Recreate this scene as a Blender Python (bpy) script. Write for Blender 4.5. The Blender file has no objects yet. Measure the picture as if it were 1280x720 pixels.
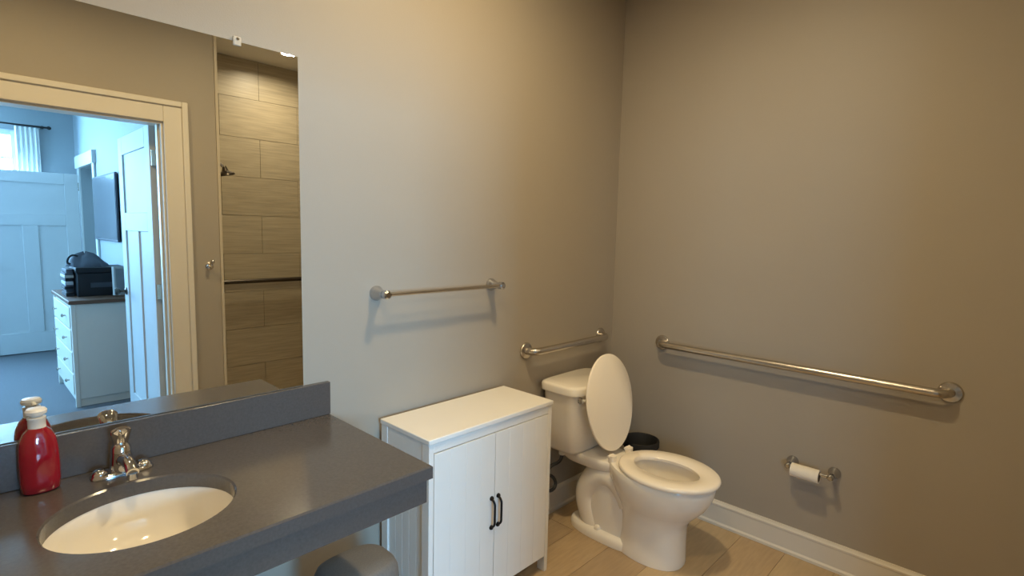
import bpy, bmesh, math, random
from mathutils import Vector, Matrix
random.seed(7)
scene = bpy.context.scene
C = scene.collection
PI = math.pi

# ------------------------------------------------------------------ camera
F_PX = 675.703
YAW, PITCH, ROLL = -0.80914, -0.104443, 0.0232623
CAM = Vector((-2.61393, -1.69296, 1.44797))
fw = Vector((math.sin(-YAW)*math.cos(PITCH), math.cos(YAW)*math.cos(PITCH), math.sin(PITCH)))
r0 = fw.cross(Vector((0, 0, 1))).normalized(); u0 = r0.cross(fw)
cr, sr = math.cos(ROLL), math.sin(ROLL)
rv = r0*cr + u0*sr; uv = u0*cr - r0*sr
cd = bpy.data.cameras.new('camera'); cam = bpy.data.objects.new('camera', cd); C.objects.link(cam)
M3 = Matrix((rv, uv, -fw)).transposed()
cam.matrix_world = Matrix.Translation(CAM) @ M3.to_4x4()
cd.sensor_width = 36; cd.lens = F_PX*36/1280; cd.clip_start = .02
scene.camera = cam

# ------------------------------------------------------------------ world, daylight, exposure
w = bpy.data.worlds.new('sky'); scene.world = w; w.use_nodes = True
bg = w.node_tree.nodes['Background']; bg.inputs[0].default_value = (.40, .68, 1, 1); bg.inputs[1].default_value = 2.2
vs = scene.view_settings
vs.view_transform = 'Standard'; vs.look = 'None'; vs.gamma = 1; vs.use_curve_mapping = False
vs.exposure = 0.0
LAMP_XY, LAMP_W, LAMP_COL, LAMP_CONE = (-1.25, -.80), 21.5, (1, .79, .46), 180   # recessed ceiling lamp near the mirror wall
FILL_XY, FILL_W, FILL_COL, FILL_CONE = (-2.35, -1.10), 11.0, (1, .74, .38), 165             # unseen fill lamp added in front of the vanity to raise the ambient light
SHOWER_W, SHOWER_COL, SHOWER_CONE = 11.5, (1, .84, .58), 160                     # small recessed lamp in the shower
DAY_BACK, DAY_LEFT = 680.0, 190.0
DAY_COL = (.33, .65, 1)
def area_light(name, loc, direction, sx, sy, energy, col):
    d = bpy.data.lights.new(name, 'AREA'); d.shape = 'RECTANGLE'; d.size = sx; d.size_y = sy
    d.energy = energy; d.color = col
    o = bpy.data.objects.new(name, d); C.objects.link(o); o.location = loc
    o.rotation_euler = Vector(direction).to_track_quat('-Z', 'Y').to_euler()
    return o
# daylight entering through the two bedroom windows
area_light('daylight_back_window', (-2.95, -6.62, 1.76), (0, 1, -.08), 1.9, 1.3, DAY_BACK, DAY_COL)
area_light('daylight_left_window', (-5.72, -4.3, 1.6), (1, 0, -.1), 1.8, 1.5, DAY_LEFT, (.27, .62, 1))

# ------------------------------------------------------------------ materials
def hexc(s):
    s = s.lstrip('#'); v = [int(s[i:i+2], 16)/255 for i in (0, 2, 4)]
    return tuple((c/12.92 if c <= .04045 else ((c+.055)/1.055)**2.4) for c in v) + (1,)
MATS = {}
def mat(name, col, rough=.5, metal=0, noise=0, nscale=8, bump=0, bscale=60, coat=0, spec=.5, stretch=None, emit=None, estr=0, rvar=0):
    m = bpy.data.materials.new(name); m.use_nodes = True; nt = m.node_tree; N = nt.nodes; L = nt.links
    b = N['Principled BSDF']
    c = hexc(col) if isinstance(col, str) else tuple(col)+(1,)
    b.inputs['Base Color'].default_value = c; b.inputs['Roughness'].default_value = rough
    b.inputs['Metallic'].default_value = metal; b.inputs['Coat Weight'].default_value = coat
    b.inputs['Specular IOR Level'].default_value = spec
    tc = N.new('ShaderNodeTexCoord'); mp = N.new('ShaderNodeMapping'); L.new(tc.outputs['Object'], mp.inputs[0])
    if stretch: mp.inputs['Scale'].default_value = stretch
    if noise or rvar:
        n = N.new('ShaderNodeTexNoise'); n.inputs['Scale'].default_value = nscale; n.inputs['Detail'].default_value = 5
        L.new(mp.outputs[0], n.inputs['Vector'])
        if noise:
            mx = N.new('ShaderNodeMix'); mx.data_type = 'RGBA'
            mx.inputs[6].default_value = tuple(max(0, x*(1-noise)) for x in c[:3])+(1,)
            mx.inputs[7].default_value = tuple(min(1, x*(1+noise)) for x in c[:3])+(1,)
            L.new(n.outputs['Fac'], mx.inputs[0]); L.new(mx.outputs[2], b.inputs['Base Color'])
        if rvar:
            mr = N.new('ShaderNodeMapRange'); mr.inputs[3].default_value = rough-rvar; mr.inputs[4].default_value = rough+rvar
            L.new(n.outputs['Fac'], mr.inputs[0]); L.new(mr.outputs[0], b.inputs['Roughness'])
    if bump:
        n2 = N.new('ShaderNodeTexNoise'); n2.inputs['Scale'].default_value = bscale; n2.inputs['Detail'].default_value = 3
        bp = N.new('ShaderNodeBump'); bp.inputs['Strength'].default_value = bump; bp.inputs['Distance'].default_value = .004
        L.new(mp.outputs[0], n2.inputs['Vector']); L.new(n2.outputs['Fac'], bp.inputs['Height']); L.new(bp.outputs[0], b.inputs['Normal'])
    if emit:
        b.inputs['Emission Color'].default_value = tuple(emit)+(1,); b.inputs['Emission Strength'].default_value = estr
    MATS[name] = m
    return m
mat('wall_paint', '#a3998a', .55, noise=.03, nscale=3, bump=.08, bscale=220)
mat('ceiling_paint', '#d8d4cb', .8, noise=.02, bump=.1, bscale=150)
mat('bedroom_paint', '#8f979b', .7, noise=.03, nscale=3, bump=.08, bscale=200)
mat('trim_white', '#d9d1c2', .45, noise=.02, nscale=12)
mat('door_white', '#c4c6c6', .6, noise=.02, nscale=12, spec=.2)
mat('plank', '#b39a78', .42, noise=.22, nscale=9, stretch=(1.2, 9, 1), bump=.06, bscale=40, rvar=.06)
mat('plank_b', '#a99172', .42, noise=.22, nscale=7, stretch=(1.0, 10, 1), bump=.06, bscale=40, rvar=.06)
mat('plank_c', '#bba37f', .42, noise=.20, nscale=8, stretch=(1.1, 8, 1), bump=.06, bscale=40, rvar=.06)
mat('grout', '#8d7d66', .9, noise=.1, nscale=50)
mat('carpet', '#63666b', .95, noise=.25, nscale=90, bump=.6, bscale=300)
mat('shower_tile', '#a69a82', .4, noise=.38, nscale=6, stretch=(.6, 1, 16), bump=.15, bscale=12)
mat('shower_tile_b', '#a1957d', .4, noise=.38, nscale=7, stretch=(.7, 1, 12), bump=.15, bscale=12)
mat('tile_grout', '#a0957d', .9, noise=.1, nscale=60)
mat('counter', (.088, .078, .072), .19, noise=.22, nscale=160, rvar=.03, spec=.6)
mat('porcelain', '#f4ede1', .12, coat=.5, noise=.01, nscale=5)
mat('seat_plastic', '#f5ebdb', .22, noise=.01, nscale=5)
mat('sink_glaze', '#eee9df', .1, coat=.5, noise=.01, nscale=5)
mat('chrome', (.80, .80, .80), .08, 1, rvar=.03, nscale=30)
mat('brushed_steel', (.56, .52, .47), .27, 1, noise=.05, nscale=40, stretch=(1, 1, 1))
mat('nickel', (.62, .58, .52), .22, 1, rvar=.04, nscale=30)
mat('mirror_glass', (.86, .88, .875), .0, 1)
mat('mirror_edge', (.25, .33, .31), .1, 0, noise=.05)
mat('clip_plastic', '#c6bba8', .2, noise=.02)
mat('cabinet_white', '#e8e4dc', .38, noise=.025, nscale=10, bump=.03, bscale=80)
mat('black_metal', '#17171a', .35, .6, noise=.1)
mat('black_rubber', '#1b1b1c', .7, noise=.15)
mat('red_glass', (.30, .006, .018), .10, coat=.8, noise=.35, nscale=9)
mat('pump_white', '#e9e4da', .3, noise=.02)
mat('paper', '#ece3d2', .95, noise=.03, nscale=60, bump=.2, bscale=200)
mat('cardboard', '#8a6f50', .9, noise=.1)
mat('bin_steel', '#7a746d', .6, .15, noise=.25, nscale=14, stretch=(14, 14, 1))
mat('bin_dark', '#2a2a2c', .6, noise=.1)
mat('braided', '#3c3c3e', .4, .5, noise=.35, nscale=220)
mat('dresser_white', '#d9d6cc', .5, noise=.03, nscale=10)
mat('wood_brown', '#6b4a36', .5, noise=.3, nscale=6, stretch=(2, 12, 2))
mat('bag_dark', '#23252b', .75, noise=.3, nscale=14, bump=.3, bscale=25)
mat('bag_grey', '#4b4e56', .75, noise=.3, nscale=14, bump=.4, bscale=25)
mat('box_black', '#15171c', .55, noise=.2, nscale=10)
mat('paper_stack', '#b9bcc0', .8, noise=.15, nscale=30)
mat('frame_grey', '#b0aca6', .5, noise=.08)
mat('print_grey', '#8c8c8c', .6, noise=.35, nscale=9)
mat('screen', '#555b63', .18, noise=.05)
mat('curtain', '#e4e4e2', .9, noise=.04, nscale=40, bump=.15, bscale=200)
mat('dark_steel', (.10, .085, .07), .35, 1, noise=.1, nscale=20)
mat('edge_trim', '#bdb19c', .45, noise=.03)
mat('satin_chrome', (.52, .52, .53), .14, 1, rvar=.03, nscale=30)
mat('faucet_chrome', (.68, .68, .69), .09, 1, rvar=.03, nscale=30)
mat('rod_black', '#1c1c1e', .4, .5, noise=.1)
mat('lamp_diffuser', '#fff6e6', .4, emit=(1, .74, .44), estr=1)
mat('shower_lamp', '#fff6e6', .4, emit=(1, .84, .60), estr=1)
def glass_mat():
    m = bpy.data.materials.new('window_glass'); m.use_nodes = True; nt = m.node_tree; N = nt.nodes; L = nt.links
    b = N['Principled BSDF']; N.remove(b)
    t = N.new('ShaderNodeBsdfTransparent'); t.inputs[0].default_value = (.95, .98, 1, 1)
    g = N.new('ShaderNodeBsdfGlossy'); g.inputs['Roughness'].default_value = .02
    mx = N.new('ShaderNodeMixShader'); mx.inputs[0].default_value = .06
    L.new(t.outputs[0], mx.inputs[1]); L.new(g.outputs[0], mx.inputs[2]); L.new(mx.outputs[0], N['Material Output'].inputs[0])
    MATS['window_glass'] = m
glass_mat()

# ------------------------------------------------------------------ mesh helpers
def obj(name, bm, m, parent=None, smooth=False, bevel=0, seg=2, angle=40):
    me = bpy.data.meshes.new(name)
    bmesh.ops.recalc_face_normals(bm, faces=bm.faces[:])
    bm.to_mesh(me); bm.free()
    me.materials.append(MATS[m])
    o = bpy.data.objects.new(name, me); C.objects.link(o)
    if parent: o.parent = parent
    if smooth:
        for p in me.polygons: p.use_smooth = True
        me.set_sharp_from_angle(angle=math.radians(angle))
    if bevel:
        b = o.modifiers.new('bevel', 'BEVEL'); b.width = bevel; b.segments = seg; b.limit_method = 'ANGLE'; b.angle_limit = math.radians(50)
        for p in me.polygons: p.use_smooth = True
        me.set_sharp_from_angle(angle=math.radians(60))
    return o
def tag(o, label, cat, group=None):
    o['label'] = label; o['category'] = cat
    if group: o['group'] = group
    return o
def struct(o, label=None, cat=None):
    o['kind'] = 'structure'
    if label: o['label'] = label
    if cat: o['category'] = cat
    return o
def empty(name, loc, rz=0):
    o = bpy.data.objects.new(name, None); C.objects.link(o); o.location = loc; o.rotation_euler = (0, 0, rz)
    o.empty_display_size = .05
    return o
def bm_box(bm, x0, x1, y0, y1, z0, z1):
    v = [bm.verts.new((x, y, z)) for z in (z0, z1) for y in (y0, y1) for x in (x0, x1)]
    for f in ((0, 1, 3, 2), (4, 6, 7, 5), (0, 4, 5, 1), (2, 3, 7, 6), (0, 2, 6, 4), (1, 5, 7, 3)):
        bm.faces.new([v[i] for i in f])
def box(x0, x1, y0, y1, z0, z1):
    bm = bmesh.new(); bm_box(bm, x0, x1, y0, y1, z0, z1); return bm
def bx(name, m, parent, x0, x1, y0, y1, z0, z1, bevel=0):
    return obj(name, box(x0, x1, y0, y1, z0, z1), m, parent, bevel=bevel)
def loft(rings, cap0=True, cap1=True, closed=True, bm=None):
    bm = bm or bmesh.new(); prev = None; first = None
    for ring in rings:
        vs_ = [bm.verts.new(p) for p in ring]
        if prev:
            n = len(vs_)
            for i in range(n if closed else n-1):
                j = (i+1) % n
                bm.faces.new((prev[i], prev[j], vs_[j], vs_[i]))
        else: first = vs_
        prev = vs_
    if cap0: bm.faces.new(list(reversed(first)))
    if cap1: bm.faces.new(prev)
    return bm
def lathe(prof, n=32, origin=(0, 0, 0), axis='z', cap0=True, cap1=True, bm=None):
    rings = []
    for r, h in prof:
        ring = []
        for i in range(n):
            a = 2*PI*i/n; c, s = r*math.cos(a), r*math.sin(a)
            p = {'z': (c, s, h), 'y': (c, h, s), 'x': (h, c, s)}[axis]
            ring.append((p[0]+origin[0], p[1]+origin[1], p[2]+origin[2]))
        rings.append(ring)
    return loft(rings, cap0, cap1, bm=bm)
def tube(path, r, n=14, bm=None, cap=True):
    pts = [Vector(p) for p in path]; rings = []; up = None
    rr = r if isinstance(r, (list, tuple)) else [r]*len(pts)
    for i, p in enumerate(pts):
        t = (pts[min(i+1, len(pts)-1)]-pts[max(i-1, 0)]).normalized()
        if up is None:
            up = Vector((0, 0, 1)) if abs(t.z) < .9 else Vector((1, 0, 0))
        s = t.cross(up).normalized(); up = s.cross(t).normalized()
        rings.append([p+(s*math.cos(2*PI*k/n)+up*math.sin(2*PI*k/n))*rr[i] for k in range(n)])
    return loft(rings, cap, cap, bm=bm)
def bez(p0, p1, p2, p3, n=10):
    P = [Vector(q) for q in (p0, p1, p2, p3)]
    return [P[0]*(1-t)**3+P[1]*3*t*(1-t)**2+P[2]*3*t*t*(1-t)+P[3]*t**3 for t in (i/n for i in range(n+1))]
def fillet_path(pts, rad, n=6):
    P = [Vector(p) for p in pts]; out = [P[0]]
    for i in range(1, len(P)-1):
        a = (P[i-1]-P[i]).normalized(); b = (P[i+1]-P[i]).normalized()
        out += bez(P[i]+a*rad, P[i]+a*rad*.45, P[i]+b*rad*.45, P[i]+b*rad, n)
    return out+[P[-1]]
def egg(cx, yb, yf_, hw, z, n=48, wy=None, pw=1.0, dz=0):
    """egg outline: back end yb, front end yf_ (more negative), half width hw, widest at wy"""
    wy = (yb*.45+yf_*.55) if wy is None else wy
    ring = []
    for i in range(n):
        a = 2*PI*i/n; c, s = math.cos(a), math.sin(a)
        y = wy+(abs(yf_-wy)*-c if c > 0 else abs(yb-wy)*-c)
        x = math.copysign(abs(s)**pw, s)*hw
        ring.append((cx+x, y, z+dz*(-c)))
    return ring
def sup(cx, cy, a, b, z, n=40, e=4.0):
    ring = []
    for i in range(n):
        t = 2*PI*i/n; c, s = math.cos(t), math.sin(t)
        ring.append((cx+a*math.copysign(abs(c)**(2/e), c), cy+b*math.copysign(abs(s)**(2/e), s), z))
    return ring

# ------------------------------------------------------------------ dimensions
ZC = 2.74; D = 2.0; XL = -2.97; XR = 0.0
YB = -6.40; BX = -1.52; SY = -2.90; SX = -1.42
T = .10

# ------------------------------------------------------------------ structure: bathroom
fl = struct(obj('floor', box(XL, XR, SY, 0, -.05, -.004), 'grout'), 'bathroom floor of pale wood-look planks', 'floor')
pm = ['plank', 'plank_b', 'plank_c']; row = 0; y = 0.0
while y > SY:
    y1 = max(y-.2, SY); x = XL-(row*.43 % 1.2)
    while x < XR:
        a, b = max(x, XL)+.001, min(x+1.2, XR)-.001
        if b-a > .02: bx('plank', random.choice(pm), fl, a, b, y1+.001, y-.001, -.012, random.uniform(-.0006, 0))
        x += 1.2
    y = y1; row += 1
struct(bx('wall_back', 'wall_paint', None, XL-T, XR+T, 0, T, -.05, ZC), 'greige painted wall behind the vanity, cabinet and toilet', 'wall')
struct(bx('wall_right', 'wall_paint', None, XR, XR+T, -D, 0, -.05, ZC), 'greige painted wall with the long grab bar', 'wall')
struct(bx('wall_left', 'wall_paint', None, XL-T, XL, -D, 0, -.05, ZC), 'greige painted wall at the left end of the vanity', 'wall')
struct(bx('ceiling', 'ceiling_paint', None, XL-T, XR+T, SY-T, T, ZC, ZC+.08), 'pale bathroom ceiling', 'ceiling')
DX0, DX1, DH, WT = -2.60, -1.70, 2.035, .12
wf = empty('wall_front', (0, -D, 0)); struct(wf, 'greige wall with the bedroom doorway, seen in the mirror', 'wall')
def fw_part(name, x0, x1, z0, z1): return bx(name, 'wall_paint', wf, x0, x1, -WT, 0, z0, z1)
fw_part('wall_section', XL-T, DX0, -.05, ZC); fw_part('wall_section', DX1, SX, -.05, ZC); fw_part('wall_section', DX0, DX1, DH, ZC); fw_part('wall_section', -.55, XR, -.05, ZC)  # last section is out of view, added to keep shower light off the right wall

# baseboards: profile with a stepped cap and a shoe at the floor
def baseboard_bm(L):
    pr = [(0, 0), (.019, 0), (.019, .012), (.012, .020), (.012, .100), (.0145, .104), (.0145, .112), (.008, .119), (.006, .126), (0, .126)]
    bm = bmesh.new()
    a = [bm.verts.new((0, -d, z)) for d, z in pr]; b = [bm.verts.new((L, -d, z)) for d, z in pr]
    for i in range(len(pr)):
        j = (i+1) % len(pr); bm.faces.new((a[i], b[i], b[j], a[j]))
    bm.faces.new(a); bm.faces.new(list(reversed(b)))
    return bm
def baseboard(name, loc, rz, L, label):
    o = obj(name, baseboard_bm(L), 'trim_white', smooth=True, angle=30); o.location = loc; o.rotation_euler.z = rz
    return struct(o, label, 'baseboard')
baseboard('baseboard_back', (XL, 0, 0), 0, XR-XL-.019, 'white baseboard along the wall behind the toilet')
baseboard('baseboard_right', (0, 0, 0), -PI/2, D, 'white stepped baseboard under the long grab bar')

# shower alcove
struct(bx('wall_shower_back', 'tile_grout', None, SX-T, XR+T, SY-T, SY, -.05, ZC), 'tiled back wall of the shower seen in the mirror', 'wall')
wsb = bpy.data.objects['wall_shower_back']
struct(bx('wall_shower_right', 'tile_grout', None, XR, XR+T, SY, -D, -.05, ZC), 'tiled end wall of the shower', 'wall')
wsr = bpy.data.objects['wall_shower_right']
struct(bx('wall_shower_left', 'tile_grout', None, SX-T, SX, SY, -D-WT, -.05, ZC), 'wall between shower and bedroom', 'wall')
wsl = bpy.data.objects['wall_shower_left']
tm = ['shower_tile', 'shower_tile_b']
def tiles(wall, axis, a0, a1, at, sgn):
    z = 0; k = 0
    while z < ZC-.01:
        z1 = min(z+.305, ZC); a = a0-(.3 if k % 2 else 0)
        while a < a1:
            p, q = max(a, a0)+.0015, min(a+.61, a1)-.0015
            if q-p > .02:
                t0, t1 = at, at+sgn*random.uniform(.008, .0095)
                if axis == 'x': bx('tile', random.choice(tm), wall, p, q, min(t0, t1), max(t0, t1), z+.0015, z1-.0015)
                else: bx('tile', random.choice(tm), wall, min(t0, t1), max(t0, t1), p, q, z+.0015, z1-.0015)
            a += .61
        z = z1; k += 1
tiles(wsb, 'x', SX, XR, SY, 1); tiles(wsr, 'y', SY, -D, XR, -1); tiles(wsl, 'y', SY+.01, -D-WT, SX, 1)
struct(bx('trim_1', 'edge_trim', None, SX-.004, SX+.012, -D-.02, -D+.008, 0, ZC), 'pale vertical edge trim where the shower opening starts', 'trim')

# door casing (both faces) and jamb
cs = empty('trim_2', (0, -D, 0)); struct(cs, 'cream painted door casing around the bedroom doorway', 'trim')
CW = .115
def casing(yf0, sgn):
    for (x0, x1, z0, z1, nm) in ((DX1-.006, DX1+CW, 0, DH+CW-.0, 'casing_leg'), (DX0-CW, DX0+.006, 0, DH+CW, 'casing_leg'), (DX0+.006, DX1-.006, DH-.006, DH+CW, 'casing_head')):
        yy = sorted((yf0, yf0+sgn*.018)); bx(nm, 'trim_white', cs, x0, x1, yy[0], yy[1], z0, z1, .004)
    # raised outer back band
    for (x0, x1, z0, z1) in ((DX1+CW-.028, DX1+CW+.004, 0, DH+CW+.004), (DX0-CW-.004, DX0-CW+.028, 0, DH+CW+.004), (DX0-CW+.028, DX1+CW-.028, DH+CW-.028, DH+CW+.004)):
        yy = sorted((yf0+sgn*.017, yf0+sgn*.03)); bx('back_band', 'trim_white', cs, x0, x1, yy[0], yy[1], z0, z1, .005)
casing(0, 1); casing(-WT, -1)
bx('jamb', 'trim_white', cs, DX1-.018, DX1+.001, -WT, 0, 0, DH); bx('jamb', 'trim_white', cs, DX0-.001, DX0+.018, -WT, 0, 0, DH)
bx('jamb_head', 'trim_white', cs, DX0+.018, DX1-.018, -WT, 0, DH-.018, DH+.001)
bx('door_stop', 'trim_white', cs, DX1-.030, DX1-.018, -.07, -.035, 0, DH-.018); bx('door_stop', 'trim_white', cs, DX0+.018, DX0+.030, -.07, -.035, 0, DH-.018)

# ------------------------------------------------------------------ structure: bedroom
struct(obj('floor_bedroom', box(-5.6, BX, YB, -D-WT, -.05, 0), 'carpet'), 'blue-grey bedroom carpet seen through the doorway', 'floor')
struct(bx('floor_threshold', 'carpet', None, DX0, DX1, -D-WT, -D, -.05, -.001), 'carpet strip in the doorway', 'floor')
bpy.data.objects['floor_threshold'].name = 'trim_3'
wbb = empty('wall_bedroom_back', (0, YB, 0)); struct(wbb, 'blue-grey bedroom wall with the curtained window', 'wall')
WX0, WX1, WZ0, WZ1 = -3.90, -2.0, 1.10, 2.42
for a in ((-5.6, WX0, 0, ZC), (WX1, BX+T, 0, ZC), (WX0, WX1, 0, WZ0), (WX0, WX1, WZ1, ZC)):
    bx('wall_section', 'bedroom_paint', wbb, a[0], a[1], -.12, 0, a[2], a[3])
OY0, OY1 = -6.08, -5.30     # side doorway in the bedroom's right wall
wbr = empty('wall_bedroom_right', (BX, 0, 0)); struct(wbr, 'pale bedroom wall behind the dresser', 'wall')
for a in ((SY-T, -D-WT, 0, ZC), (OY1, SY-T, 0, ZC), (YB, OY0, 0, ZC), (OY0, OY1, DH, ZC)):
    bx('wall_section', 'bedroom_paint', wbr, 0 if a[0] != SY-T else -.004, T if a[0] != SY-T else -.0002, a[0], a[1], a[2], a[3])
bpy.data.objects['wall_shower_left'].location.x = 0
wbl = empty('wall_bedroom_left', (-5.6, 0, 0)); struct(wbl, 'bedroom wall with the wide side window', 'wall')
for a in ((YB, -5.3, 0, ZC), (-3.3, -D-WT, 0, ZC), (-5.3, -3.3, 0, .8), (-5.3, -3.3, 2.4, ZC)):
    bx('wall_section', 'bedroom_paint', wbl, -.12, 0, a[0], a[1], a[2], a[3])
struct(bx('wall_bedroom_front', 'bedroom_paint', None, -5.6, XL-T, -D-WT, -D, 0, ZC), 'bedroom wall beside the bathroom', 'wall')
struct(bx('ceiling_bedroom', 'ceiling_paint', None, -5.7, BX+T, YB-.12, SY-T, ZC, ZC+.08), 'bedroom ceiling', 'ceiling')
struct(bx('ceiling_bedroom_near', 'ceiling_paint', None, -5.7, XL-T, SY-T, -D, ZC, ZC+.08), 'bedroom ceiling next to the bathroom', 'ceiling')
# closet behind the side doorway
cl = empty('wall_closet', (BX+T, 0, 0)); struct(cl, 'white closet space behind the side doorway', 'wall')
CDEP = .30
bx('wall_section', 'trim_white', cl, CDEP, CDEP+.05, OY0-.05, OY1+.05, 0, ZC); bx('wall_section', 'trim_white', cl, 0, CDEP, OY0-.06, OY0-.01, 0, ZC)
bx('wall_section', 'trim_white', cl, 0, CDEP, OY1+.01, OY1+.06, 0, ZC); bx('wall_section', 'ceiling_paint', cl, 0, CDEP, OY0-.01, OY1+.01, DH+.1, DH+.15)
bx('wall_section', 'carpet', cl, -T, CDEP, OY0-.01, OY1+.01, -.05, 0)
t4 = empty('trim_4', (BX, 0, 0)); struct(t4, 'white casing of the side doorway in the bedroom', 'trim')
bx('casing_leg', 'door_white', t4, -.02, 0, OY1, OY1+.1, 0, DH+.1, .003); bx('casing_leg', 'door_white', t4, -.02, 0, OY0-.1, OY0, 0, DH+.1, .003)
bx('casing_head', 'door_white', t4, -.035, 0, OY0-.12, OY1+.12, DH, DH+.13, .003)

# windows
def window(name, loc, rz, W, z0, z1, label, nx, nz):
    t = empty(name, loc, rz); struct(t, label, 'window')
    for (a, b, c, d) in ((-W/2, -W/2+.06, z0, z1), (W/2-.06, W/2, z0, z1), (-W/2+.06, W/2-.06, z0, z0+.06), (-W/2+.06, W/2-.06, z1-.06, z1)):
        bx('window_frame', 'door_white', t, a, b, .02, .09, c, d, .003)
    gx = [(-W/2+.06)+(W-.12)*i/nx for i in range(nx+1)]; gz = [z0+.06+(z1-z0-.12)*i/nz for i in range(nz+1)]
    for i in range(1, nx): bx('muntin', 'door_white', t, gx[i]-.011, gx[i]+.011, .035, .075, gz[0], gz[-1])
    for i in range(1, nz): bx('muntin', 'door_white', t, gx[0], gx[-1], .037, .073, gz[i]-.011, gz[i]+.011)
    for i in range(nx):
        for k in range(nz): bx('pane', 'window_glass', t, gx[i]+.011, gx[i+1]-.011, .053, .057, gz[k]+.011, gz[k+1]-.011)
    bx('window_sill', 'door_white', t, -W/2-.05, W/2+.05, -.05, .02, z0-.03, z0, .004)
    return t
window('window_1', ((WX0+WX1)/2, YB, 0), PI, WX1-WX0, WZ0, WZ1, 'bright gridded bedroom window behind a white curtain', 8, 5)
for c in bpy.data.objects['window_1'].children: pass
window('window_2', (-5.6, -4.3, 0), PI/2, 2.0, .8, 2.4, 'wide bedroom side window', 4, 3)
bpy.data.objects['window_2'].rotation_euler.z = PI/2

# curtain panels with pleats and a black rod
def curtain(name, x0, x1, label):
    bm = bmesh.new(); n = 48
    def ring(z, th, k):
        out = []
        for i in range(n+1):
            s = i/n; yy = .018*math.sin(s*2*PI*5)*(1+.15*math.sin(3*z))
            out.append((x0+(x1-x0)*s, YB+.062+yy+th, z))
        return out
    rings = []
    for z in (.06, .5, 1.0, 1.5, 2.0, 2.3, 2.455):
        f = ring(z, -.003, 0); b = list(reversed(ring(z, .003, 0))); rings.append(f+b)
    o = obj(name, loft(rings), 'curtain', smooth=True)
    return tag(o, label, 'curtain', 'bedroom curtains')
curtain('curtain', -2.03, -1.83, 'white pleated curtain at the right side of the bedroom window')
curtain('curtain', -4.12, -3.85, 'white pleated curtain at the far side of the bedroom window')
rod = empty('curtain_rod', (0, YB, 2.425)); tag(rod, 'thin black curtain rod above the bedroom window', 'curtain rod')
obj('rod', tube([(-4.22, .075, .045), (-1.76, .075, .045)], .010), 'rod_black', rod, True)
obj('finial', lathe([(.004, 0), (.018, .012), (.020, .025), (.010, .04)], 16, (-1.765, .075, .045), 'x'), 'rod_black', rod, True)
obj('finial', lathe([(.010, -.04), (.020, -.025), (.018, -.012), (.004, 0)], 16, (-4.215, .075, .045), 'x'), 'rod_black', rod, True)
for xx in (-1.80, -4.18): bx('bracket', 'rod_black', rod, xx-.01, xx+.01, 0, .075, .03, .06)

# panelled doors
def panel_door(name, loc, rz, W, H, label, hinges=True, knob=True):
    t = empty(name, loc, rz); struct(t, label, 'door')
    th = .035; st = .12
    P = [('stile', 0, st, 0, H), ('stile', W-st, W, 0, H), ('rail', st, W-st, H-.12, H), ('rail', st, W-st, 1.38, 1.50), ('rail', st, W-st, 0, .22),
         ('mullion', W/2-.065, W/2+.065, .22, 1.38)]
    for n_, a, b, c, d in P: bx(n_, 'door_white', t, a, b, -th/2, th/2, c, d, .003)
    for a, b, c, d in ((st, W-st, 1.50, H-.12), (st, W/2-.065, .22, 1.38), (W/2+.065, W-st, .22, 1.38)):
        bx('panel', 'door_white', t, a, b, -.008, .008, c, d)
    if hinges:
        for z in (.22, 1.02, 1.82):
            h = obj('hinge', tube([(-.008, th/2+.004, z-.045), (-.008, th/2+.004, z+.045)], .007, 10), 'nickel', t, True)
            bx('hinge_leaf', 'nickel', h, -.02, .0, th/2-.03, th/2+.001, z-.045, z+.045)
    if knob:
        for s in (-1, 1):
            k = obj('knob', lathe([(.026, 0), (.026, s*.006), (.010, s*.012), (.010, s*.035), (.022, s*.045), (.027, s*.058), (.018, s*.07)], 20, (W-.06, s*th/2, .95), 'y'), 'dark_steel', t, True)
    return t
panel_door('door_1', (DX1-.030, -D-WT-.022, .012), -PI/2+math.atan2(.006, .86), .86, 2.015, 'white panelled bathroom door standing open into the bedroom')
panel_door('door_2', (BX-.03, -6.115, .012), PI, .85, 1.955, 'white panelled door standing open in front of the bedroom window')

# ------------------------------------------------------------------ lamps
def downlight(name, x, y, R, lens, watts, col, cone, label):
    t = empty(name, (x, y, ZC)); tag(t, label, 'lamp', 'recessed ceiling downlights')
    obj('trim_ring', lathe([(R, -.0002), (R, -.006), (R*.78, -.009), (R*.74, -.003)], 40), 'trim_white', t, True)
    obj('lens', lathe([(R*.735, -.0005), (R*.735, -.004), (.002, -.004)], 36), lens, t)
    d = bpy.data.lights.new(name+'_beam', 'AREA'); d.shape = 'DISK'; d.size = R*1.4; d.energy = watts; d.color = col; d.spread = math.radians(cone)
    o = bpy.data.objects.new(name+'_beam', d); C.objects.link(o); o.location = (x, y, ZC-.012)
    return t
downlight('ceiling_downlight', LAMP_XY[0], LAMP_XY[1], .095, 'lamp_diffuser', LAMP_W, LAMP_COL, LAMP_CONE, 'round recessed downlight in the bathroom ceiling near the mirror wall')
downlight('vanity_fill_light', FILL_XY[0], FILL_XY[1], .095, 'lamp_diffuser', FILL_W, FILL_COL, FILL_CONE, 'unseen fill light added in the bathroom ceiling in front of the vanity')
downlight('shower_downlight', -.754, -2.458, .075, 'shower_lamp', SHOWER_W, SHOWER_COL, SHOWER_CONE, 'small recessed downlight in the shower ceiling')
for nm, e in (('lamp_diffuser', 25.0), ('shower_lamp', 12.0)):
    MATS[nm].node_tree.nodes['Principled BSDF'].inputs['Emission Strength'].default_value = e

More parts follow.
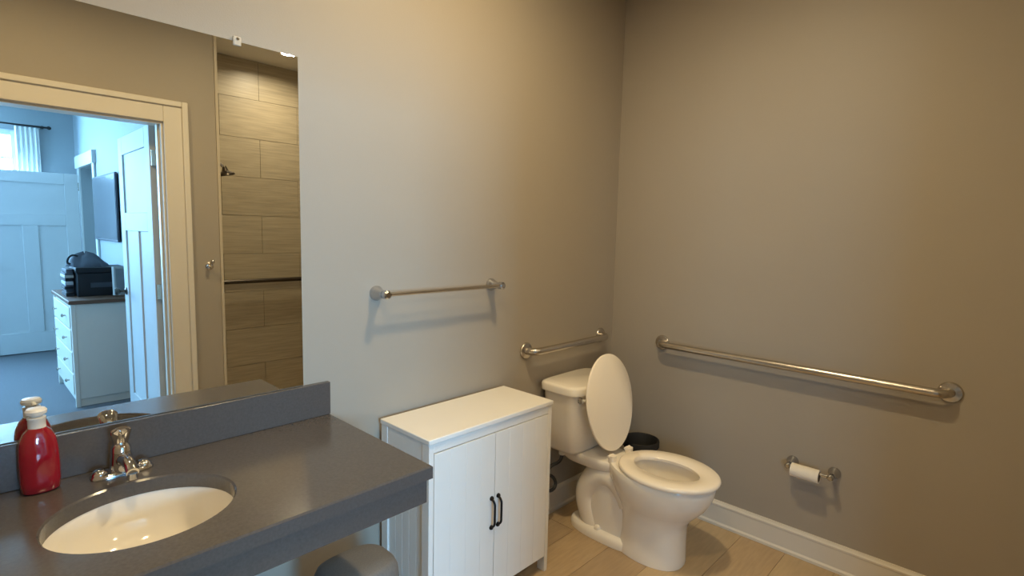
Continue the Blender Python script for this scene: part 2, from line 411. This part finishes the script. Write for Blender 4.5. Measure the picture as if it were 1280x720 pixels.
# ------------------------------------------------------------------ wall mirror
MX1, MX0, MZ0, MZ1 = -1.828, -2.955, .929, 1.968
mi = empty('wall_mirror', ((MX0+MX1)/2, 0, MZ0)); tag(mi, 'large frameless wall mirror above the sink, reflecting the bedroom doorway', 'mirror')
hx = (MX1-MX0)/2; hz = MZ1-MZ0
bx('mirror_backing', 'mirror_edge', mi, -hx, hx, -.0055, -.0002, 0, hz)
bx('mirror_pane', 'mirror_glass', mi, -hx, hx, -.0062, -.0055, 0, hz)
for xx in (-2.005, -2.78):
    k = bx('clip', 'clip_plastic', mi, xx-(MX0+MX1)/2-.011, xx-(MX0+MX1)/2+.011, -.0105, -.0003, hz-.012, hz+.014, .003)
    obj('screw', lathe([(.004, -.0125), (.004, -.0100)], 12, (xx-(MX0+MX1)/2, 0, hz+.006), 'y'), 'chrome', k)

# ------------------------------------------------------------------ vanity counter with cutout, apron, backsplash
CZ = .815; CXR = -1.740; CDP = .581
SKX, SKY, SA, SB = -2.34, -.315, .180, .163
vc = empty('vanity_counter', ((XL+CXR)/2, -.3, 0)); tag(vc, 'dark grey stone vanity counter with backsplash and deep front apron', 'counter')
def P_(o): o.location = -vc.location; return o
def slab_bm():
    bm = bmesh.new(); x0, x1, y0, y1 = XL+.001, CXR, -CDP, -.0005; th = .036; n = 64
    inner, outer = [], []
    for i in range(n):
        a = 2*PI*i/n; c, s = math.cos(a), math.sin(a)
        inner.append((SKX+SA*c, SKY+SB*s))
        tx = ((x1 if c > 0 else x0)-SKX)/c if abs(c) > 1e-9 else 1e9
        ty = ((y1 if s > 0 else y0)-SKY)/s if abs(s) > 1e-9 else 1e9
        t = min(tx, ty); outer.append([SKX+t*c, SKY+t*s])
    # snap the nearest outer points to the four corners
    for cx, cy in ((x0, y0), (x0, y1), (x1, y0), (x1, y1)):
        i = min(range(n), key=lambda k: (outer[k][0]-cx)**2+(outer[k][1]-cy)**2); outer[i] = [cx, cy]
    def lay(z, pts): return [bm.verts.new((p[0], p[1], z)) for p in pts]
    e = .004
    inn2 = [(SKX+(SA+e)*math.cos(2*PI*i/n), SKY+(SB+e)*math.sin(2*PI*i/n)) for i in range(n)]
    ot = [(max(x0, min(x1-e, p[0])), max(y0+e, p[1])) for p in outer]
    T0 = lay(CZ, ot); T1 = lay(CZ, inn2); I0 = lay(CZ-e, inner); I1 = lay(CZ-th, inner); O0 = lay(CZ-e, outer); O1 = lay(CZ-th, outer)
    for A, B in ((T0, T1), (T1, I0), (I0, I1), (I1, O1), (O1, O0), (O0, T0)):
        for i in range(n):
            j = (i+1) % n; bm.faces.new((A[i], A[j], B[j], B[i]))
    return bm
P_(obj('countertop', slab_bm(), 'counter', vc, True, angle=25))
P_(bx('apron', 'counter', vc, XL+.001, CXR-.012, -CDP+.010, -CDP+.034, CZ-.104, CZ-.0362, .002))
P_(bx('apron_return', 'counter', vc, CXR-.036, CXR-.012, -CDP+.0342, -.02, CZ-.104, CZ-.0362, .002))
P_(bx('backsplash', 'counter', vc, XL+.001, CXR, -.020, -.0005, CZ+.0002, .927, .002))

# sink basin (undermount)
sk = empty('sink_basin', (SKX, SKY, CZ-.17)); tag(sk, 'white oval undermount sink basin in the dark counter', 'sink')
def sink_bm():
    rings = []; n = 64; q = lambda a, b, z: [(a*math.cos(2*PI*i/n), b*math.sin(2*PI*i/n), z) for i in range(n)]
    zt = .17-.0365
    prof = [(1.10, zt), (1.0, zt), (.985, zt-.01), (.95, zt-.045), (.86, zt-.085), (.68, zt-.112), (.42, zt-.124), (.12, zt-.128)]
    for f, z in prof: rings.append(q(SA*1.01*f, SB*1.01*f, z))
    outp = [(.12, zt-.136), (.5, zt-.132), (.75, zt-.12), (.93, zt-.09), (1.02, zt-.05), (1.06, zt-.012), (1.10, zt-.010)]
    for f, z in outp: rings.append(q(SA*1.01*f, SB*1.01*f, z))
    bm = loft(rings, False, False)
    return bm
sb = obj('basin', sink_bm(), 'sink_glaze', sk, True, angle=50)
obj('drain', lathe([(.020, .001), (.026, .006), (.024, .0075), (.018, .006), (.016, .003), (.002, .003)], 28), 'chrome', sk, True)

# faucet
fa = empty('faucet', (-2.338, -.078, CZ+.0005)); tag(fa, 'chrome single-lever faucet standing behind the sink basin', 'faucet')
def rr_ring(a, b, z, n=40, e=3.0): return sup(0, 0, a, b, z, n, e)
obj('base_plate', loft([rr_ring(.066, .026, 0), rr_ring(.066, .026, .006), rr_ring(.062, .023, .011), rr_ring(.04, .018, .013)]), 'faucet_chrome', fa, True)
for s in (-1, 1):
    obj('end_cap', lathe([(.018, .0075), (.017, .014), (.012, .020), (.005, .0225), (.001, .023)], 24, (s*.046, 0, 0)), 'faucet_chrome', fa, True)
obj('body', lathe([(.026, .010), (.025, .03), (.022, .055), (.021, .07), (.015, .078), (.004, .080)], 28), 'faucet_chrome', fa, True)
sp = bez((0, -.012, .036), (0, -.05, .056), (0, -.085, .058), (0, -.118, .040), 12)
obj('spout', tube(sp, [.016]*4+[.0145]*5+[.0135]*4, 16), 'faucet_chrome', fa, True)
obj('aerator', lathe([(.0115, 0), (.0115, -.014), (.009, -.015)], 20, (0, -.113, .038)), 'faucet_chrome', fa, True)
hb = bez((0, .004, .066), (0, .004, .085), (0, -.002, .104), (0, -.016, .122), 10)
def lever_bm():
    rings = []
    for i, p in enumerate(hb):
        t = (hb[min(i+1, 10)]-hb[max(i-1, 0)]).normalized(); nrm = Vector((0, -t.z, t.y))
        k = i/10; sh_ = (1, 1, 1, 1, 1, 1, 1, 1, .97, .85, .5)[i]
        wx = (.0135+.0125*k)*sh_; hy = (.0135-.004*k)*sh_
        rings.append([p+Vector((wx*math.cos(2*PI*j/20), 0, 0))+nrm*hy*math.sin(2*PI*j/20) for j in range(20)])
    return loft(rings)
obj('lever', lever_bm(), 'faucet_chrome', fa, True)

# soap bottle
so = empty('soap_bottle', (-2.492, -.056, CZ)); tag(so, 'red glossy soap bottle with a white pump beside the faucet', 'soap bottle')
rr = []
for a, b, z in ((.031, .024, .0005), (.036, .029, .006), (.0375, .030, .03), (.0375, .030, .075), (.036, .029, .105), (.033, .026, .126), (.026, .022, .142), (.0185, .018, .150), (.0165, .0165, .153)):
    rr.append(sup(0, 0, a, b, z, 40, 2.6))
obj('body', loft(rr), 'red_glass', so, True, angle=60)
obj('collar', lathe([(.0165, .1532), (.0165, .172), (.0175, .1735), (.0175, .178), (.012, .180)], 28), 'pump_white', so, True)
obj('pump_head', lathe([(.0115, .1801), (.0115, .184), (.0195, .186), (.0205, .193), (.017, .198), (.002, .200)], 28), 'pump_white', so, True)
obj('nozzle', tube([(0, .010, .190), (.003, .026, .190), (.003, .030, .186)], .0045, 12), 'pump_white', so, True)

# ------------------------------------------------------------------ storage cabinet
KX0, KX1, KY1, KY0, KZ = -1.547, -.900, -.0205, -.3098, .7516
kc = empty('storage_cabinet', ((KX0+KX1)/2, KY0, 0)); tag(kc, 'white two-door storage cabinet between the counter and the toilet', 'cabinet')
W2 = (KX1-KX0)/2; DP = KY1-KY0
bx('top', 'cabinet_white', kc, -W2, W2, -.004, DP, KZ-.018, KZ, .003)
for s in (-1, 1):
    xa, xb = (-W2+.006, -W2+.024) if s < 0 else (W2-.024, W2-.006)
    xo = (xa, xa+.006) if s < 0 else (xb-.006, xb)
    # side frame: posts and rails with a recessed panel
    bx('post', 'cabinet_white', kc, xa-.002*(s < 0), xb+.002*(s > 0), 0.001, .040, 0, KZ-.0182, .0015)
    bx('post', 'cabinet_white', kc, xa-.002*(s < 0), xb+.002*(s > 0), DP-.040, DP-.002, 0, KZ-.0182, .0015)
    for z0, z1 in ((KZ-.085, KZ-.0182), (.07, .13)):
        bx('side_rail', 'cabinet_white', kc, xa, xb, .0402, DP-.0402, z0, z1, .0015)
    n = 5; yy0, yy1 = .0402, DP-.0402; pw = (yy1-yy0)/n
    for i in range(n):
        bx('side_slat', 'cabinet_white', kc, (xa+.006 if s < 0 else xa+.002), (xb-.002 if s < 0 else xb-.006), yy0+pw*i+.0008, yy0+pw*(i+1)-.0008, .1302, KZ-.0852, .001)
bx('top_rail', 'cabinet_white', kc, -W2+.0245, W2-.0245, .002, .018, .700, KZ-.0182, .0015)
bx('bottom_panel', 'cabinet_white', kc, -W2+.0245, W2-.0245, .020, DP-.012, .085, .100)
bx('back_panel', 'cabinet_white', kc, -W2+.0245, W2-.0245, DP-.010, DP-.003, .085, KZ-.0182)
xm = -1.232-(KX0+KX1)/2
def cab_door(x0, x1, hx_):
    d = empty('door', (0, 0, 0)); d.parent = kc
    z0, z1 = .072, .697
    n = 4; pw = (x1-x0)/n
    bx('board', 'cabinet_white', d, x0, x1, .006, .018, z0, z1)
    for i in range(n): bx('board', 'cabinet_white', d, x0+pw*i+.0002, x0+pw*(i+1)-.0002, .0002, .0062, z0, z1, .0008)
    h = fillet_path([(hx_, .0, .333), (hx_, -.020, .337), (hx_, -.020, .440), (hx_, .0, .444)], .018, 5)
    obj('handle', tube(h, .0045, 12), 'black_metal', d, True)
    for z in (.331, .446): obj('handle_foot', lathe([(.009, 0), (.009, -.004), (.006, -.008)], 16, (hx_, 0, z), 'y'), 'black_metal', d, True)
cab_door(-W2+.026, xm-.0012, xm-.017); cab_door(xm+.0012, W2-.026, xm+.018)

# ------------------------------------------------------------------ towel bar
TZ = 1.215
tb = empty('towel_bar', (-1.263, 0, TZ)); tag(tb, 'slim chrome towel bar above the storage cabinet', 'towel bar')
for s in (-1, 1):
    x = s*.287
    rings = [sup(x, 0, a, a, 0, 24, e) for a, e in ((.027, 2), (.027, 2), (.0245, 2), (.019, 2), (.013, 2), (.0125, 2), (.0155, 2), (.0155, 2), (.010, 2))]
    ys = [-.0005, -.008, -.014, -.026, -.042, -.050, -.056, -.078, -.083]
    rr = [[(p[0], yv, p[1]) for p in ring] for ring, yv in zip(rings, ys)]
    po = obj('post', loft(rr), 'satin_chrome', tb, True, angle=35)
obj('bar', tube([(-.287, -.067, 0), (.287, -.067, 0)], .0075, 16), 'brushed_steel', tb, True)

# ------------------------------------------------------------------ grab bars
def grab_bar(name, loc, rz, L, label, steel='brushed_steel'):
    t = empty(name, loc, rz); tag(t, label, 'grab bar', 'stainless grab bars')
    path = fillet_path([(-L/2, -.004, 0), (-L/2, -.057, 0), (L/2, -.057, 0), (L/2, -.004, 0)], .046, 8)
    # add mid points so that the long tube shades evenly
    obj('rail', tube(path, .0175, 20), steel, t, True)
    for s in (-1, 1):
        f = obj('flange', lathe([(.040, -.0003), (.040, -.004), (.036, -.009), (.022, -.011), (.0178, -.012)], 32, (s*L/2, 0, 0), 'y'), steel, t, True)
    return t
HB = .877
grab_bar('grab_bar', (-.427, 0, .885), 0, .616, 'short stainless grab bar on the wall above the toilet tank')
grab_bar('grab_bar', (0, -.92, HB), -PI/2, 1.2, 'long stainless grab bar on the wall above the paper holder')
sb_ = grab_bar('grab_bar', (-.76, SY+.0095, 1.0), PI, 1.0, 'dark stainless grab bar on the tiled shower wall in the mirror', 'dark_steel')

# ------------------------------------------------------------------ toilet paper holder
tp = empty('toilet_paper_holder', (0, -1.080, .437)); tag(tp, 'chrome toilet paper holder below the long grab bar', 'paper holder')
for s in (-1, 1):
    y = s*.084
    rings = [sup(0, y, a, a, 0, 24, e) for a, e in ((.025, 2), (.025, 2), (.022, 2), (.015, 2), (.0105, 2), (.0095, 2), (.013, 2), (.013, 2), (.008, 2))]
    xs = [-.0005, -.007, -.012, -.024, -.038, -.052, -.058, -.078, -.083]
    rr = [[(xv, p[1], p[0]) for p in ring] for ring, xv in zip(rings, xs)]
    obj('post', loft(rr), 'satin_chrome', tp, True, angle=35)
obj('roller', tube([(-.068, -.084, 0), (-.068, .084, 0)], .0075, 14), 'chrome', tp, True)
ro = empty('toilet_paper_roll', (-.068, -1.066, .437-.012)); tag(ro, 'thin nearly used roll of white toilet paper on the chrome holder', 'toilet roll')
def ring_tube(ri, ro_, h):
    bm = lathe([(ri, -h), (ro_, -h), (ro_, h), (ri, h)], 32, axis='y', cap0=False, cap1=False)
    # inner wall
    vs_ = [v for v in bm.verts]; n = 32
    for i in range(n):
        j = (i+1) % n; bm.faces.new((vs_[i], vs_[j], vs_[3*n+j], vs_[3*n+i]))
    return bm
obj('paper', ring_tube(.0215, .029, .056), 'paper', ro, True)
obj('core', ring_tube(.0197, .0213, .0562), 'cardboard', ro, True)

# ------------------------------------------------------------------ toilet
TX = -.462
to = empty('toilet', (TX, -.35, 0)); tag(to, 'white two-piece toilet with its lid raised beside the cabinet', 'toilet')
def tob(name, bm, m, smooth=True, parent=None, angle=50):
    o = obj(name, bm, m, parent or to, smooth, angle=angle); o.location = (0, .35, 0) if not parent else (0, 0, 0); return o
RZ = .398
# bowl: pedestal front column flaring to the rim, then over the rim and down inside
bowl = [
    egg(0, -.40, -.712, .112, .0005, wy=-.56, pw=.75), egg(0, -.40, -.713, .112, .022, wy=-.56, pw=.75), egg(0, -.41, -.712, .110, .034, wy=-.56, pw=.75),
    egg(0, -.42, -.711, .107, .10, wy=-.56, pw=.75), egg(0, -.42, -.713, .107, .165, wy=-.56, pw=.75), egg(0, -.41, -.726, .114, .205, wy=-.56, pw=.85),
    egg(0, -.39, -.756, .132, .240, wy=-.58), egg(0, -.37, -.792, .156, .280, wy=-.60), egg(0, -.35, -.818, .172, .325, wy=-.61), egg(0, -.34, -.828, .179, .365, wy=-.61),
    egg(0, -.34, -.830, .180, .390, wy=-.61), egg(0, -.345, -.826, .176, RZ, wy=-.61),
    egg(0, -.44, -.770, .120, RZ, wy=-.61), egg(0, -.445, -.765, .116, RZ-.012, wy=-.61), egg(0, -.44, -.768, .120, RZ-.04, wy=-.61),
    egg(0, -.45, -.75, .105, RZ-.11, wy=-.60), egg(0, -.48, -.70, .075, RZ-.17, wy=-.58), egg(0, -.50, -.65, .05, RZ-.185, wy=-.57)]
tob('bowl', loft(bowl), 'porcelain')
# rear deck carrying the tank
deck = []
for f, z in ((.86, .335), (.97, .352), (1.0, .375), (.985, .3895), (.95, .3925)):
    deck.append(sup(0, -.235, (.104)*f, .185*f, z, 40, 3.2))
tob('tank_deck', loft(deck), 'porcelain')
# floor flange of the base running back to the wall side
foot = [sup(0, -.34, a, b, z, 40, 2.6) for a, b, z in ((.106, .215, .0004), (.107, .216, .024), (.100, .208, .036), (.086, .19, .046))]
tob('foot', loft(foot), 'porcelain')
# trapway: outer S-bend shown on the flank
trap = bez((0, -.46, .20), (0, -.40, .34), (0, -.30, .33), (0, -.25, .25), 10)+bez((0, -.25, .25), (0, -.20, .17), (0, -.22, .12), (0, -.27, .03), 10)[1:]
def trap_bm():
    rings = []; n = 24
    for i, p in enumerate(trap):
        t = (trap[min(i+1, len(trap)-1)]-trap[max(i-1, 0)]).normalized(); nrm = Vector((0, -t.z, t.y)); k = i/(len(trap)-1)
        wx = .082+.012*math.sin(PI*k); hh = .072
        rings.append([p+Vector((wx*math.cos(2*PI*j/n), 0, 0))+nrm*hh*math.sin(2*PI*j/n) for j in range(n)])
    return loft(rings)
tob('trapway', trap_bm(), 'porcelain')
core = [sup(0, -.36, .074, b, z, 32, 3) for b, z in ((.16, .03), (.165, .12), (.15, .22), (.15, .345))]
tob('pedestal_core', loft(core), 'porcelain')
for s in (-1, 1): tob('bolt_cap', lathe([(.016, .044), (.015, .054), (.008, .062), (.001, .063)], 18, (s*.078, -.315, 0)), 'porcelain')
# seat ring
def seat_ring():
    o = lambda k, z: egg(0, -.400+k, -.846-k*-1, .187-k, z, wy=-.62)
    rings = [egg(0, -.400, -.843, .186, .4005, wy=-.62), egg(0, -.396, -.847, .189, .408, wy=-.62), egg(0, -.398, -.845, .187, .416, wy=-.62), egg(0, -.405, -.838, .179, .4215, wy=-.62),
             egg(0, -.458, -.768, .106, .4205, wy=-.62), egg(0, -.464, -.760, .099, .413, wy=-.62), egg(0, -.462, -.762, .101, .401, wy=-.62)]
    bm = loft(rings, False, False)
    v = list(bm.verts); n = 48
    for i in range(n):
        j = (i+1) % n; bm.faces.new((v[i], v[j], v[6*n+j], v[6*n+i]))
    return bm
tob('seat', seat_ring(), 'seat_plastic')
# lid, hinged up and leaning back
LA = math.radians(99.5)
def lid_bm():
    prof = [(.0, 0.0, .184, -.455, -.002), (.003, .0, .187, -.458, -.004), (.010, .0, .187, -.458, -.004), (.015, .0, .181, -.452, .0), (.0165, .0, .160, -.43, .0)]
    rings = []
    for z, yb, hw, yf_, _ in prof: rings.append(egg(0, yb, yf_, hw, z, wy=-.235))
    bm = loft(rings)
    # turn it up about the hinge axis
    R = Matrix.Rotation(-LA, 4, 'X')
    bmesh.ops.transform(bm, matrix=Matrix.Translation((0, -.352, .424)) @ R, verts=bm.verts[:])
    return bm
tob('lid', lid_bm(), 'seat_plastic')
for s in (-1, 1):
    h = tob('hinge', loft([sup(s*.072, -.378, .016, .016, z, 20, 4) for z in (.390, .420, .425)]), 'seat_plastic')
    tob('hinge_pin', tube([(s*.072-.020, -.368, .420), (s*.072+.020, -.368, .420)], .007, 12), 'seat_plastic')
# tank
tk = []
for a, yb, yf_, z in ((.135, -.050, -.190, .386), (.150, -.040, -.205, .393), (.160, -.034, -.216, .41), (.172, -.030, -.224, .50), (.182, -.028, -.231, .60), (.190, -.027, -.236, .690)):
    ring = []
    n = 48
    for i in range(n):
        t = 2*PI*i/n; c, s = math.cos(t), math.sin(t); e = 5.5
        x = a*math.copysign(abs(c)**(2/e), c); yy = math.copysign(abs(s)**(2/e), s)
        bow = .014*(1-(x/a)**2) if yy < 0 else 0
        ring.append((x, (yb+yf_)/2+(yb-yf_)/2*yy-bow, z))
    tk.append(ring)
tob('tank', loft(tk), 'porcelain')
tl = []
for k, z in ((.0, .6905), (.010, .693), (.011, .722), (.006, .730), (-.006, .7335)):
    ring = []
    for i in range(48):
        t = 2*PI*i/48; c, s = math.cos(t), math.sin(t); e = 5.5
        a = .190+k; x = a*math.copysign(abs(c)**(2/e), c); yy = math.copysign(abs(s)**(2/e), s)
        bow = .016*(1-(x/a)**2) if yy < 0 else 0
        ring.append((x, -.1305+(.108+k)*yy-bow, z))
    tl.append(ring)
tob('tank_lid', loft(tl), 'porcelain')
fh = tob('flush_handle', lathe([(.015, -.238), (.015, -.246), (.009, -.250), (.009, -.258)], 20, (-.152, 0, .670), 'y'), 'chrome')
lv = obj('flush_lever', tube([(-.154, -.256, .671), (-.130, -.262, .670), (-.085, -.262, .664)], [.008, .0085, .0065], 12), 'pump_white', fh, True)

# water supply: valve on the wall and braided hose
h_ = obj('escutcheon', lathe([(.030, -.0003), (.029, -.006), (.016, -.012)], 24, axis='y'), 'chrome', to, True); h_.location = (-.66-TX, .35, .19)
h_ = obj('valve', lathe([(.011, -.010), (.011, -.045), (.014, -.046), (.014, -.066), (.008, -.068)], 20, axis='y'), 'chrome', to, True); h_.location = (-.66-TX, .35, .19)
h_ = obj('valve_handle', loft([[(p[0], yv, p[1]) for p in sup(0, 0, .022*k, .013*k, 0, 24, 2)] for yv, k in ((-.070, .9), (-.074, 1), (-.082, 1), (-.085, .85))]), 'chrome', to, True); h_.location = (-.66-TX, .35, .19)
hose = bez((0, -.055, .012), (.0, -.06, .06), (.02, -.07, .075), (.05, -.08, .06), 8)+bez((.05, -.08, .06), (.09, -.09, .03), (.07, -.10, -.01), (.02, -.10, .0), 8)[1:]+bez((.02, -.10, .0), (-.06, -.105, .02), (-.05, -.11, .14), (.03, -.11, .135), 10)[1:]+bez((.03, -.11, .135), (.075, -.11, .13), (.093, -.108, .14), (.095, -.108, .172), 6)[1:]
h_ = obj('supply_hose', tube(hose, .0085, 12), 'braided', to, True); h_.location = (-.66-TX, .35, .19); h_['label'] = 'dark braided supply hose'
h_ = obj('hose_nut', lathe([(.014, .166), (.016, .170), (.016, .182), (.012, .186)], 16, (.095, -.108, 0)), 'pump_white', to, True); h_.location = (-.66-TX, .35, .19)

# small dark bin between the toilet and the long grab bar's wall
tbh = empty('small_bin', (-.118, -.285, 0)); tag(tbh, 'small dark round bin squeezed between the toilet and the wall', 'waste bin')
def rim_pail():
    pr = [(.066, .0004), (.070, .006), (.080, .20), (.088, .350), (.092, .353), (.093, .362), (.088, .366), (.084, .360), (.078, .25), (.066, .02), (.01, .015)]
    return lathe(pr, 36)
obj('pail', rim_pail(), 'black_rubber', tbh, True)
obj('liner', lathe([(.083, .340), (.0945, .3665), (.0965, .362), (.0965, .335)], 36, cap0=False, cap1=False), 'bag_dark', tbh, True)

# ------------------------------------------------------------------ waste bin under the counter
wb = empty('waste_bin', (-1.800, -.285, 0)); tag(wb, 'grey dome-topped waste bin under the dark counter', 'waste bin')
def bring(f, z): return sup(0, 0, .124*f, .100*f, z, 48, 3.0)
obj('body', loft([bring(.84, .0004), bring(.86, .006), bring(.93, .2), bring(.98, .335)]), 'bin_steel', wb, True)
obj('rim_band', loft([bring(1.0, .3352), bring(1.015, .339), bring(1.015, .350), bring(1.0, .354)]), 'bin_dark', wb, True)
obj('lid', loft([bring(.995, .3542), bring(.99, .375), bring(.965, .400), bring(.90, .418), bring(.76, .428), bring(.45, .432), bring(.05, .433)]), 'bin_steel', wb, True)

# ------------------------------------------------------------------ robe hook on the front wall, shower head
hk = empty('robe_hook', (-1.487, -D, 1.19)); tag(hk, 'small nickel robe hook on the wall between doorway and shower', 'hook')
obj('plate', lathe([(.024, .0003), (.024, .005), (.014, .010)], 24, axis='y'), 'nickel', hk, True)
obj('prong', tube(bez((0, .006, 0), (0, .04, -.015), (0, .06, -.01), (0, .058, .022), 8), .0065, 12), 'nickel', hk, True)
obj('knob', lathe([(.004, -.012), (.011, -.006), (.012, .004), (.006, .011), (.001, .012)], 16, (0, .058, .028)), 'nickel', hk, True)
sh = empty('shower_fixture', (SX+.0095, -2.45, 1.83)); tag(sh, 'shower head on a bent arm in the tiled shower', 'shower head')
obj('escutcheon', lathe([(.030, .0003), (.028, .008), (.014, .014)], 24, axis='x'), 'nickel', sh, True)
obj('arm', tube(bez((.005, 0, .05), (.07, 0, .07), (.14, 0, .06), (.18, 0, .015), 10), .010, 14), 'nickel', sh, True)
hd = lathe([(.012, .02), (.018, 0), (.022, -.012), (.055, -.030), (.058, -.042), (.05, -.046)], 28)
bmesh.ops.transform(hd, matrix=Matrix.Translation((.182, 0, .005)) @ Matrix.Rotation(math.radians(-12), 4, 'Y'), verts=hd.verts[:])
obj('head', hd, 'dark_steel', sh, True)

# ------------------------------------------------------------------ dresser in the bedroom with its clutter
DXa, DXb, DYa, DYb, DZ = -1.985, -1.545, -4.52, -3.58, .84
dr = empty('dresser', ((DXa+DXb)/2, (DYa+DYb)/2, 0)); tag(dr, 'white dresser with drawers and a brown top, seen through the doorway', 'dresser')
wx, wy = (DXb-DXa)/2, (DYb-DYa)/2
bx('body', 'dresser_white', dr, -wx+.014, wx, -wy+.01, wy-.01, .06, DZ-.03, .003)
bx('plinth', 'dresser_white', dr, -wx+.03, wx-.01, -wy+.02, wy-.02, 0, .06)
bx('top', 'wood_brown', dr, -wx-.01, wx, -wy-.006, wy+.006, DZ-.03, DZ, .004)
for s in (-1, 1): bx('corner_post', 'dresser_white', dr, -wx+.002, -wx+.03, s*wy-.032*(s > 0)-.0, s*wy+.032*(s < 0), 0, DZ-.0302, .003)
n = 4; h0 = .09; hh = (DZ-.05-h0)/n
for i in range(n):
    dw = bx('drawer', 'dresser_white', dr, -wx-.004, -wx+.0138, -wy+.045, wy-.045, h0+hh*i+.008, h0+hh*(i+1)-.008, .003)
    for s in (-1, 1): obj('knob', lathe([(.006, 0), (.006, -.012), (.014, -.018), (.014, -.026), (.004, -.030)], 16, (-wx-.004, s*.24, h0+hh*(i+.5)), 'x'), 'nickel', dw, True)
# black storage box
bb = empty('storage_box', (-1.735, -3.99, DZ)); tag(bb, 'black lidded storage box on the dresser', 'box')
bx('body', 'box_black', bb, -.165, .165, -.15, .15, .0004, .19, .006); bx('lid', 'box_black', bb, -.172, .172, -.157, .157, .1902, .235, .006)
bx('label_strip', 'bag_grey', bb, -.08, .08, .1502, .152, .07, .11)
# crumpled dark bag on the box
def lump(name, cx, cy, z0, a, b, h, m, seed, parent=None):
    rnd = random.Random(seed); rings = []; n = 28; ph = [rnd.uniform(0, 6.28) for _ in range(8)]
    for k in range(9):
        t = k/8; f = (1-t**2.2)**.5 if t < 1 else .06
        f = max(f, .06)*(.9+.1*math.sin(4*t+ph[0])); ring = []
        for i in range(n):
            q = 2*PI*i/n
            rr_ = f*(1+.10*math.sin(3*q+ph[1]+2*t)+.07*math.sin(5*q+ph[2]-3*t)+.04*math.sin(9*q+ph[3]))
            ring.append((cx+a*rr_*math.cos(q)+.03*t*math.sin(ph[4]), cy+b*rr_*math.sin(q), z0+h*t+.012*math.sin(2*q+ph[5])*t))
        rings.append(ring)
    return obj(name, loft(rings), m, parent, True, angle=35)
bg_ = empty('folded_bag', (-1.80, -4.0, DZ+.2355)); tag(bg_, 'crumpled dark grey bag lying on the black box', 'bag')
lump('bag', 0, 0, 0, .135, .12, .115, 'bag_grey', 3, bg_)
obj('strap', tube(bez((-.08, .08, .09), (-.14, .13, .13), (-.17, .12, .02), (-.13, .10, .03), 10), .008, 8), 'bag_dark', bg_, True)
pl = empty('paper_pile', (-1.935, -4.02, DZ)); tag(pl, 'small pile of pale and dark clutter at the dresser edge beside the box', 'clutter')
z = .0004
for i in range(9):
    hgt = random.uniform(.014, .034); wv = random.uniform(.024, .03); ln = random.uniform(.08, .13); o = random.uniform(-.008, .003)
    bx('sheet_bundle', random.choice(['paper_stack', 'bag_dark', 'frame_grey', 'bag_grey']), pl, -wv+o, wv-.004+o*.2, -ln, ln, z, z+hgt-.0005, .003); z += hgt
# leaning frame
pf = empty('picture_frame', (-1.690, -3.675, DZ+.0145)); tag(pf, 'pale picture frame leaning in front of the storage box', 'picture frame')
pf.rotation_euler = (math.radians(7), math.radians(5), math.radians(-28))
for nm, a in (('frame_side', (0, .016, -.012, .012, 0, .235)), ('frame_side', (.134, .15, -.012, .012, 0, .235)), ('frame_side', (.016, .134, -.012, .012, 0, .018)), ('frame_side', (.016, .134, -.012, .012, .217, .235))):
    bx(nm, 'frame_grey', pf, *a, .002)
bx('print', 'print_grey', pf, .016, .134, -.005, .005, .018, .217)
# wall-mounted screen beyond the dresser
tv = empty('television', (BX, -4.73, 1.27)); tag(tv, 'flat grey television screen on the bedroom wall beyond the dresser', 'television')
bx('bezel', 'bag_grey', tv, -.030, -.012, -.525, .525, 0, .62, .004); bx('display', 'screen', tv, -.0325, -.0302, -.51, .51, .02, .605)
bx('wall_mount', 'box_black', tv, -.012, -.0003, -.15, .15, .2, .42)
